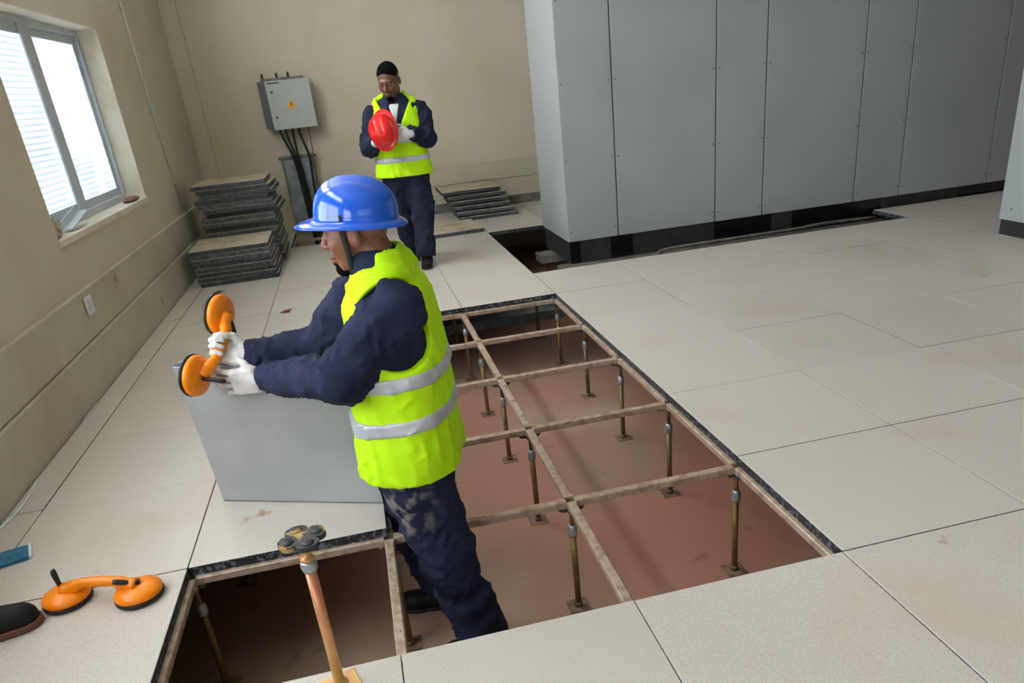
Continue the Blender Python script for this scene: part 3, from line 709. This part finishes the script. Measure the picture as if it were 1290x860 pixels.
# --- helmet
def helmet(label, loc, R, mat, strap=None, wname='safety_helmet'):
    r=empty(wname,loc,R.to_euler()); tag(r,label,'helmet')
    nphi=72; prof=[]; n1=22
    def surf(off):
        vs=[]
        for k in range(nphi):
            a=2*math.pi*k/nphi; ca,sa=math.cos(a),math.sin(a)
            for t in range(n1+1):
                u=t/n1*math.pi/2
                rr=math.sin(u)**.86; zz=math.cos(u)**.80
                x=(.126-off)*rr*ca; y=(.106-off)*rr*sa; z=(.116-off)*zz+.006
                rid=.007*math.exp(-(y/.017)**2)*min(1,zz*2.2)-.0035*math.exp(-((abs(y)-.04)/.010)**2)*min(1,zz*2)
                vs.append((x,y,z+rid*(1 if zz>.2 else 0.4)))
            for t,(fo,dz) in enumerate(((.45,-.001),(.8,-.005),(1,-.009),(1,-.013))):
                br=.014+.048*max(0,ca)**2.2+.012*max(0,-ca)**3
                x=(.126-off+br*fo)*ca; y=(.106-off+br*fo*.75)*sa
                vs.append((x,y,.006+dz-(.010*max(0,ca)**2+.004)*fo + (off*.6 if t<3 else 0)))
        return vs,n1+5
    vo,k=surf(0); vi,_=surf(.004); fs=[]
    for i in range(nphi):
        j=(i+1)%nphi
        for t in range(k-1):
            fs.append((i*k+t,i*k+t+1,j*k+t+1,j*k+t)); b=len(vo); fs.append((b+i*k+t,b+j*k+t,b+j*k+t+1,b+i*k+t+1))
        fs.append((i*k+k-1,len(vo)+i*k+k-1,len(vo)+j*k+k-1,j*k+k-1))
    MB().add(vo+vi,fs,True).build('shell',mat,r)
    # inner suspension band
    mb=MB(); pts=[(.098*math.cos(a),.082*math.sin(a),.0) for a in np.linspace(0,2*math.pi,33)]; mb.tube(pts,.006,6,2.2); mb.build('headband',M['rubber'],r)
    for s in (1,-1): MB().box(-.004,.004,s*.1045-.003,s*.1045+.003,.012,.03,.001).build('slot_clip',M['rubber'],r,(.02,0,0))
    if strap: MB().tube(smooth_path(strap,5),.0042,8,2.2).build('chin_strap',M['rubber'],r)
    return r

# --- worker in the pit
F1=(-.966,.26,0)
head1=(-1.232,.715,1.000)
HR1=frame(F1,math.radians(7))
def H1(x,y,z): v=np.array(head1)+HR1@np.array([x,y,z]); return tuple(float(t) for t in v)
Xr=Vector((-1,.12,.12)); Yr=ax.copy(); Xr=(Xr-Yr*Xr.dot(Yr)).normalized(); Zr=Xr.cross(Yr)
Or=Hpt-Xr*.078+Zr*.030
XLh=(-e-up*.10-fn*.02).normalized(); OL=A+e*.335+up*.535+fn*.034
build_person(dict(id='a',base=(-1.19,.68,SLAB),label='man in blue helmet and lime vest standing in the floor pit lifting a panel',fwd=F1,seed=5,skin='skin_a',
  head=head1,headfwd=F1,pitch=math.radians(7),hs=1.0,hl=.085,
  torso=[((-1.19,.70,.24),.165,.125),((-1.195,.70,.42),.16,.12),((-1.18,.70,.62),.18,.125),((-1.175,.70,.77),.185,.11),((-1.18,.70,.84),.12,.085),((-1.195,.705,.915),.05,.05)],
  vest=[((-1.188,.70,.235),.205,.170),((-1.185,.70,.44),.20,.165),((-1.175,.70,.62),.20,.152),((-1.175,.70,.76),.195,.135),((-1.18,.70,.835),.165,.105),((-1.185,.70,.885),.105,.088)],
  J=dict(shL=(-1.16,.550,.790),elL=(-1.36,.55,.605),wrL=tuple(OL-XLh*.035),shR=(-1.235,.865,.795),elR=(-1.43,.975,.575),wrR=tuple(Or-Xr*.004),
         hpL=(-1.20,.615,.27),knL=(-1.135,.545,-.10),anL=(-1.05,.50,-.435),hpR=(-1.19,.79,.27),knR=(-1.22,.84,-.10),anR=(-1.16,.85,-.42)),
  sleeve=(.080,.072,.052),leg=(.120,.094,.088,.080),zv=.66,ztop=.9,ahz=.05,ahr=(.115,.125,.135),vslope=.45,
  strips=[(.425,-.06,.024),(.565,-.06,.024)],
  hands=[dict(side='R',O=tuple(Or),X=tuple(Xr),Y=tuple(Yr),curl=(62,78,50),thumb=[(.018,.030,-.008),(.048,.044,-.034),(.075,.030,-.052),(.092,.012,-.056)]),
         dict(side='L',O=tuple(OL),X=tuple(XLh),Y=tuple(up),curl=(6,10,8),spread=.14,thumb=[(.018,.030,-.006),(.042,.056,-.014),(.066,.066,-.03),(.082,.068,-.046)])],
  shoes=[((-1.305,.885,SLAB),(-1.13,.845,SLAB),(-1.15,.85,SLAB+.10)),((-1.17,.53,SLAB),(-1.00,.48,SLAB),(-1.03,.49,SLAB+.10))]))
RH=frame(F1,math.radians(-5)); RHm=Matrix([[float(v) for v in r_] for r_ in RH])
hloc=(-1.228,.715,1.030)
def toH(p): return tuple(RHm.transposed()@(Vector(p)-Vector(hloc)))
helmet('blue safety helmet with chin strap worn by the man in the pit',hloc,RHm,M['blue'],
  strap=[toH(H1(.022,.086,.045)),toH(H1(.022,.080,.0)),toH(H1(.026,.070,-.05)),toH(H1(.034,.055,-.098)),toH(H1(.045,.02,-.128)),toH(H1(.045,-.02,-.128)),toH(H1(.034,-.055,-.098)),toH(H1(.026,-.070,-.05)),toH(H1(.022,-.080,.0)),toH(H1(.022,-.086,.045))])

# --- worker at the back
F2=(-.16,-.987,0)
build_person(dict(id='b',base=(-.78,4.92,0),label='man in lime vest standing by the back wall looking at a red helmet',fwd=F2,seed=21,skin='skin_b',
  head=(-.815,4.815,1.455),headfwd=(-.42,-.9,0),pitch=math.radians(24),hs=1.05,
  torso=[((-.795,4.88,.76),.18,.13),((-.795,4.88,.92),.175,.125),((-.795,4.88,1.08),.19,.13),((-.795,4.88,1.20),.19,.115),((-.79,4.88,1.27),.13,.085),((-.795,4.875,1.335),.05,.05)],
  vest=[((-.80,4.88,.745),.222,.165),((-.795,4.88,.92),.212,.155),((-.795,4.88,1.08),.208,.15),((-.795,4.88,1.20),.20,.135),((-.79,4.88,1.27),.165,.10),((-.79,4.88,1.315),.10,.085)],
  J=dict(shL=(-.605,4.86,1.21),elL=(-.575,4.80,1.01),wrL=(-.72,4.645,1.06),shR=(-.985,4.90,1.21),elR=(-1.045,4.85,.98),wrR=(-1.005,4.72,1.02),
         hpL=(-.715,4.88,.74),knL=(-.705,4.82,.42),anL=(-.735,4.79,.09),hpR=(-.885,4.89,.74),knR=(-.865,4.97,.42),anR=(-.81,5.17,.135)),
  sleeve=(.080,.068,.050),leg=(.110,.092,.086,.080),zv=1.06,ztop=1.3,ahz=.05,ahr=(.085,.11,.125),vslope=.52,
  strips=[(.875,0,.022),(1.02,0,.022)],shirt=(1.13,1.285,.042),
  hands=[dict(side='L',O=(-.745,4.63,1.065),X=(-.95,-.20,.10),Y=(0,0,1),curl=(18,25,20)),
         dict(side='R',O=(-.985,4.70,1.04),X=(.55,-.25,.6),Y=(-.7,-.5,.3),curl=(25,30,20))],
  shoes=[((-.755,4.66,0),(-.725,4.83,0),(-.735,4.80,.10)),((-.82,5.02,.0),(-.805,5.19,.055),(-.81,5.17,.15))]))
U2=Vector((-.50,-.76,.38)).normalized(); Fh=Vector((-.35,-.0,.93)); Fh=(Fh-U2*Fh.dot(U2)).normalized(); Lh=U2.cross(Fh)
helmet('red safety helmet held in the hands of the man at the back',(-.925,4.60,1.10),Matrix((Fh,Lh,U2)).transposed(),M['red'])

# ------------------------------------------------------------------ electrical box, tray and cables on the back wall
eb=empty('electrical_box',(-1.72,7.42,1.12)); tag(eb,'pale grey electrical box with a yellow warning triangle on the back wall','electrical box'); eo=-Vector(eb.location)
MB().box(-2.03,-1.505,7.47,7.635,1.135,1.60,.004).build('body',M['boxside'],eb,eo)
dr=MB().box(-1.95,-1.49,7.42,7.442,1.115,1.60,.005).build('door',M['box'],eb,eo)
for z in (1.24,1.49): MB().lathe([(0,0),(.013,0),(.012,.008),(0,.009)],12).build('lock',M['boxside'],dr,(-1.895,7.42,z),(math.pi/2,0,0))
MB().prism([(-.052,-.042),(.052,-.042),(0,.05)],0,.0015,lambda v:(v[0],-v[2],v[1])).build('warning_triangle',M['yellow'],dr,(-1.72,7.4195,1.36))
MB().prism([(-.006,.022),(.008,.022),(.001,.002),(.010,.002),(-.006,-.026),(.0,-.004),(-.010,-.004)],0,.0008,lambda v:(v[0],-v[2],v[1])).build('lightning_mark',M['print'],dr,(-1.72,7.4178,1.353))
MB().box(-1.93,-1.80,7.4185,7.42,1.568,1.583).build('name_plate',M['boxside'],dr)
MB().box(-1.99,-1.55,7.48,7.62,1.60,1.625,.004).build('top_bracket',M['beam'],eb,eo)
mb=MB(); 
for x in (-1.97,-1.82,-1.70): mb.lathe([(0,0),(.012,0),(.012,.05),(0,.05)],8,(x,7.55,1.625))
mb.build('gland',M['black'],eb,eo)
for x,z in ((-1.97,1.2),(-1.97,1.55)): MB().box(x-.045,x+.05,7.60,7.655,z-.03,z+.03,.003).build('wall_bracket',M['boxside'],eb,eo)
ct=empty('cable_tray',(-1.78,7.60,0)); tag(ct,'galvanised upright cable tray below the electrical box','cable tray'); eo=-Vector(ct.location)
MB().box(-1.96,-1.61,7.60,7.61,0,.84,.002).build('back_plate',M['tray'],ct,eo)
for x in (-1.96,-1.618): MB().box(x,x+.008,7.55,7.61,0,.84,.002).build('side_flange',M['tray'],ct,eo)
MB().box(-1.99,-1.58,7.58,7.625,.80,.83,.003).build('bracket',M['beam'],ct,eo)
cab_paths=[[(-1.90,7.52,1.125),(-1.89,7.51,1.05),(-1.82,7.52,.81),(-1.80,7.54,.5),(-1.77,7.55,-.3)],
 [(-1.84,7.52,1.125),(-1.835,7.51,1.04),(-1.79,7.52,.80),(-1.77,7.54,.5),(-1.75,7.56,-.3)],
 [(-1.77,7.52,1.125),(-1.77,7.51,1.02),(-1.765,7.52,.80),(-1.745,7.54,.48),(-1.71,7.56,-.3)],
 [(-1.70,7.52,1.125),(-1.695,7.51,1.04),(-1.65,7.52,.80),(-1.665,7.53,.5),(-1.69,7.54,-.3)],
 [(-1.60,7.54,1.125),(-1.60,7.53,.9),(-1.615,7.53,.6),(-1.64,7.54,-.3)]]
cl_=['leftmost thick black cable leaving the electrical box','second black cable from the left under the electrical box','middle black cable under the electrical box','black cable bowing right under the electrical box','thin brown cable at the right under the electrical box']
for k,p in enumerate(cab_paths):
    tag(MB().tube(smooth_path(p,6),.013 if k<4 else .006,8).build('power_cable',M['cable'] if k<4 else M['cable_brown']),cl_[k],'cable','cables under the electrical box')
# conduit on left wall
cd=empty('conduit',(XL+.012,6.0,.53)); tag(cd,'thin ivory conduit running down the left wall with a small junction box','conduit'); eo=-Vector(cd.location)
MB().tube([(XL+.010,5.87,ZC),(XL+.010,5.93,1.9),(XL+.010,6.09,.525)],.010,8).build('pipe',M['plastic'],cd,eo)
MB().box(XL,XL+.035,5.97,6.05,1.41,1.50,.004).build('junction_box',M['box'],cd,eo)
for z in (2.2,1.85,1.15,.8): MB().box(XL,XL+.024,5.87+.22*(2.26-z)/1.74-.018,5.87+.22*(2.26-z)/1.74+.018,z-.006,z+.006,.002).build('saddle_clip',M['plastic'],cd,eo)
so=empty('socket_plate',(XL+.03,2.95,.39)); tag(so,'white blank socket plate on the left wall band','socket'); 
MB().box(0,.010,-.055,.055,0,.10,.003).build('plate',M['white'],so)
MB().box(.010,.013,-.03,.03,.025,.075,.002).build('rocker',M['plastic'],so)
# on the window sill
def lump(name,label,cat,c,r,mat,seed,amp=.35,kind=None):
    def fn(P): return ell(P,c,r)+folds(P,seed,3.0/min(r),min(r)*amp)
    V,Q=surfnet(fn,np.array(c)-np.array(r)*1.7,np.array(c)+np.array(r)*1.7,min(r)/5)
    o=link(name,np_mesh(name,V,Q,mat,c),None,c); tag(o,label,cat); return o
zs=.808
lump('rag','crumpled white rag on the near end of the window sill','rag',(XL-.06,3.06,zs+.052),(.05,.10,.055),M['rag'],3)
lump('rag','dull red crumpled rag at the far end of the window sill','rag',(XL-.045,4.72,zs+.016),(.04,.16,.018),M['rag_red'],8)
pc=empty('loose_bracket',(XL-.05,3.45,zs)); tag(pc,'loose aluminium bracket tilted on the window sill','bracket')
MB().box(-.03,.03,-.18,.18,0,.006,.002).build('plate',M['alu'],pc,(0,0,.014),(math.radians(10),0,.0)).location=(0,0,.045)
MB().box(-.03,-.024,-.18,.18,0,.05,.002).build('flange',M['alu'],pc,(0,0,.012),(math.radians(10),0,0)).location=(0,0,.042)
# ------------------------------------------------------------------ things on the floor
sh=empty('shoe',(-2.47,.50,0)); tag(sh,'black shoe with brown sole at the left edge of the floor','shoe')
d0=np.array([.985,.17,0],f4)
tipv=V3(-2.415,.520,0); heelv=tipv-d0*.20
def s_up(P):
    d=cap(P,heelv+V3(0,0,.05),tipv+V3(0,0,.034),.040,.034); d=smin(d,cap(P,tipv-d0*.06+V3(0,0,.036),tipv-d0*.02+V3(0,0,.034),.046,.042),.02)
    d=smin(d,cap(P,heelv+d0*.02+V3(0,0,.06),heelv+d0*.03+V3(0,0,.10),.045,.043),.03); return np.maximum(np.maximum(d,.018-P[:,2]),-cap(P,heelv+d0*.02+V3(0,0,.08),heelv+d0*.03+V3(0,0,.2),.034,.036))
def s_so(P):
    Pq=P.copy(); Pq[:,2]=0; d=np.minimum(cap(Pq,heelv,tipv,.046,.042),cap(Pq,tipv-d0*.07,tipv-d0*.015,.053,.050)); return np.maximum(d,np.abs(P[:,2]-.011)-.011)
lo,hi=bbox([tipv,heelv+V3(0,0,.12)],.08)
V,Q=surfnet(s_up,lo,hi,.005); link('upper',np_mesh('upper',V,Q,M['shoe'],tuple(sh.location)),sh)
V,Q=surfnet(s_so,lo,hi,.004); link('sole',np_mesh('sole',V,Q,M['sole_brown'],tuple(sh.location)),sh)
bp=empty('packet',(-2.62,.965,0),(0,0,.35)); tag(bp,'small blue packet with a white edge on the floor by the wall','packet')
MB().prism([(-.055,-.05),(.045,-.055),(.055,.045),(-.045,.055)],.001,.012).build('sleeve',M['bluepack'],bp)
MB().box(.05,.058,-.055,.05,.001,.014,.001).build('flap',M['white'],bp)
tag(MB().tube(smooth_path([(-2.755,1.20,.004),(-2.735,1.33,.005),(-2.74,1.45,.004),(-2.757,1.62,.004)],5),.005,6).build('white_cable',M['white']),'short white cable lying at the foot of the left wall','cable')
tag(MB().tube([(-2.765,2.30,.004),(-2.763,2.52,.004)],.004,6).build('plastic_strip',M['white']),'thin white plastic strip at the wall foot','strip')
def leaf(label,x,y,a,s):
    mb=MB(); pts=[(0,.5),(.18,.2),(.5,.1),(.2,-.12),(.12,-.5),(-.1,-.2),(-.5,-.25),(-.2,.08)]
    mb.prism([(px*s,py*s) for px,py in pts],0,.004,lambda v:(v[0],v[1],v[2]+.01*abs(math.sin(v[0]*40)))); tag(mb.build('scrap',M['leaf'],None,(x,y,.001),(0,0,a)),label,'scrap','dark red scraps')
leaf('dark red scrap on the floor between the lifter and the standing man',-1.86,3.91,.4,.10)
leaf('dark red scrap on the floor in front of the low stack',-2.47,4.89,1.4,.10)
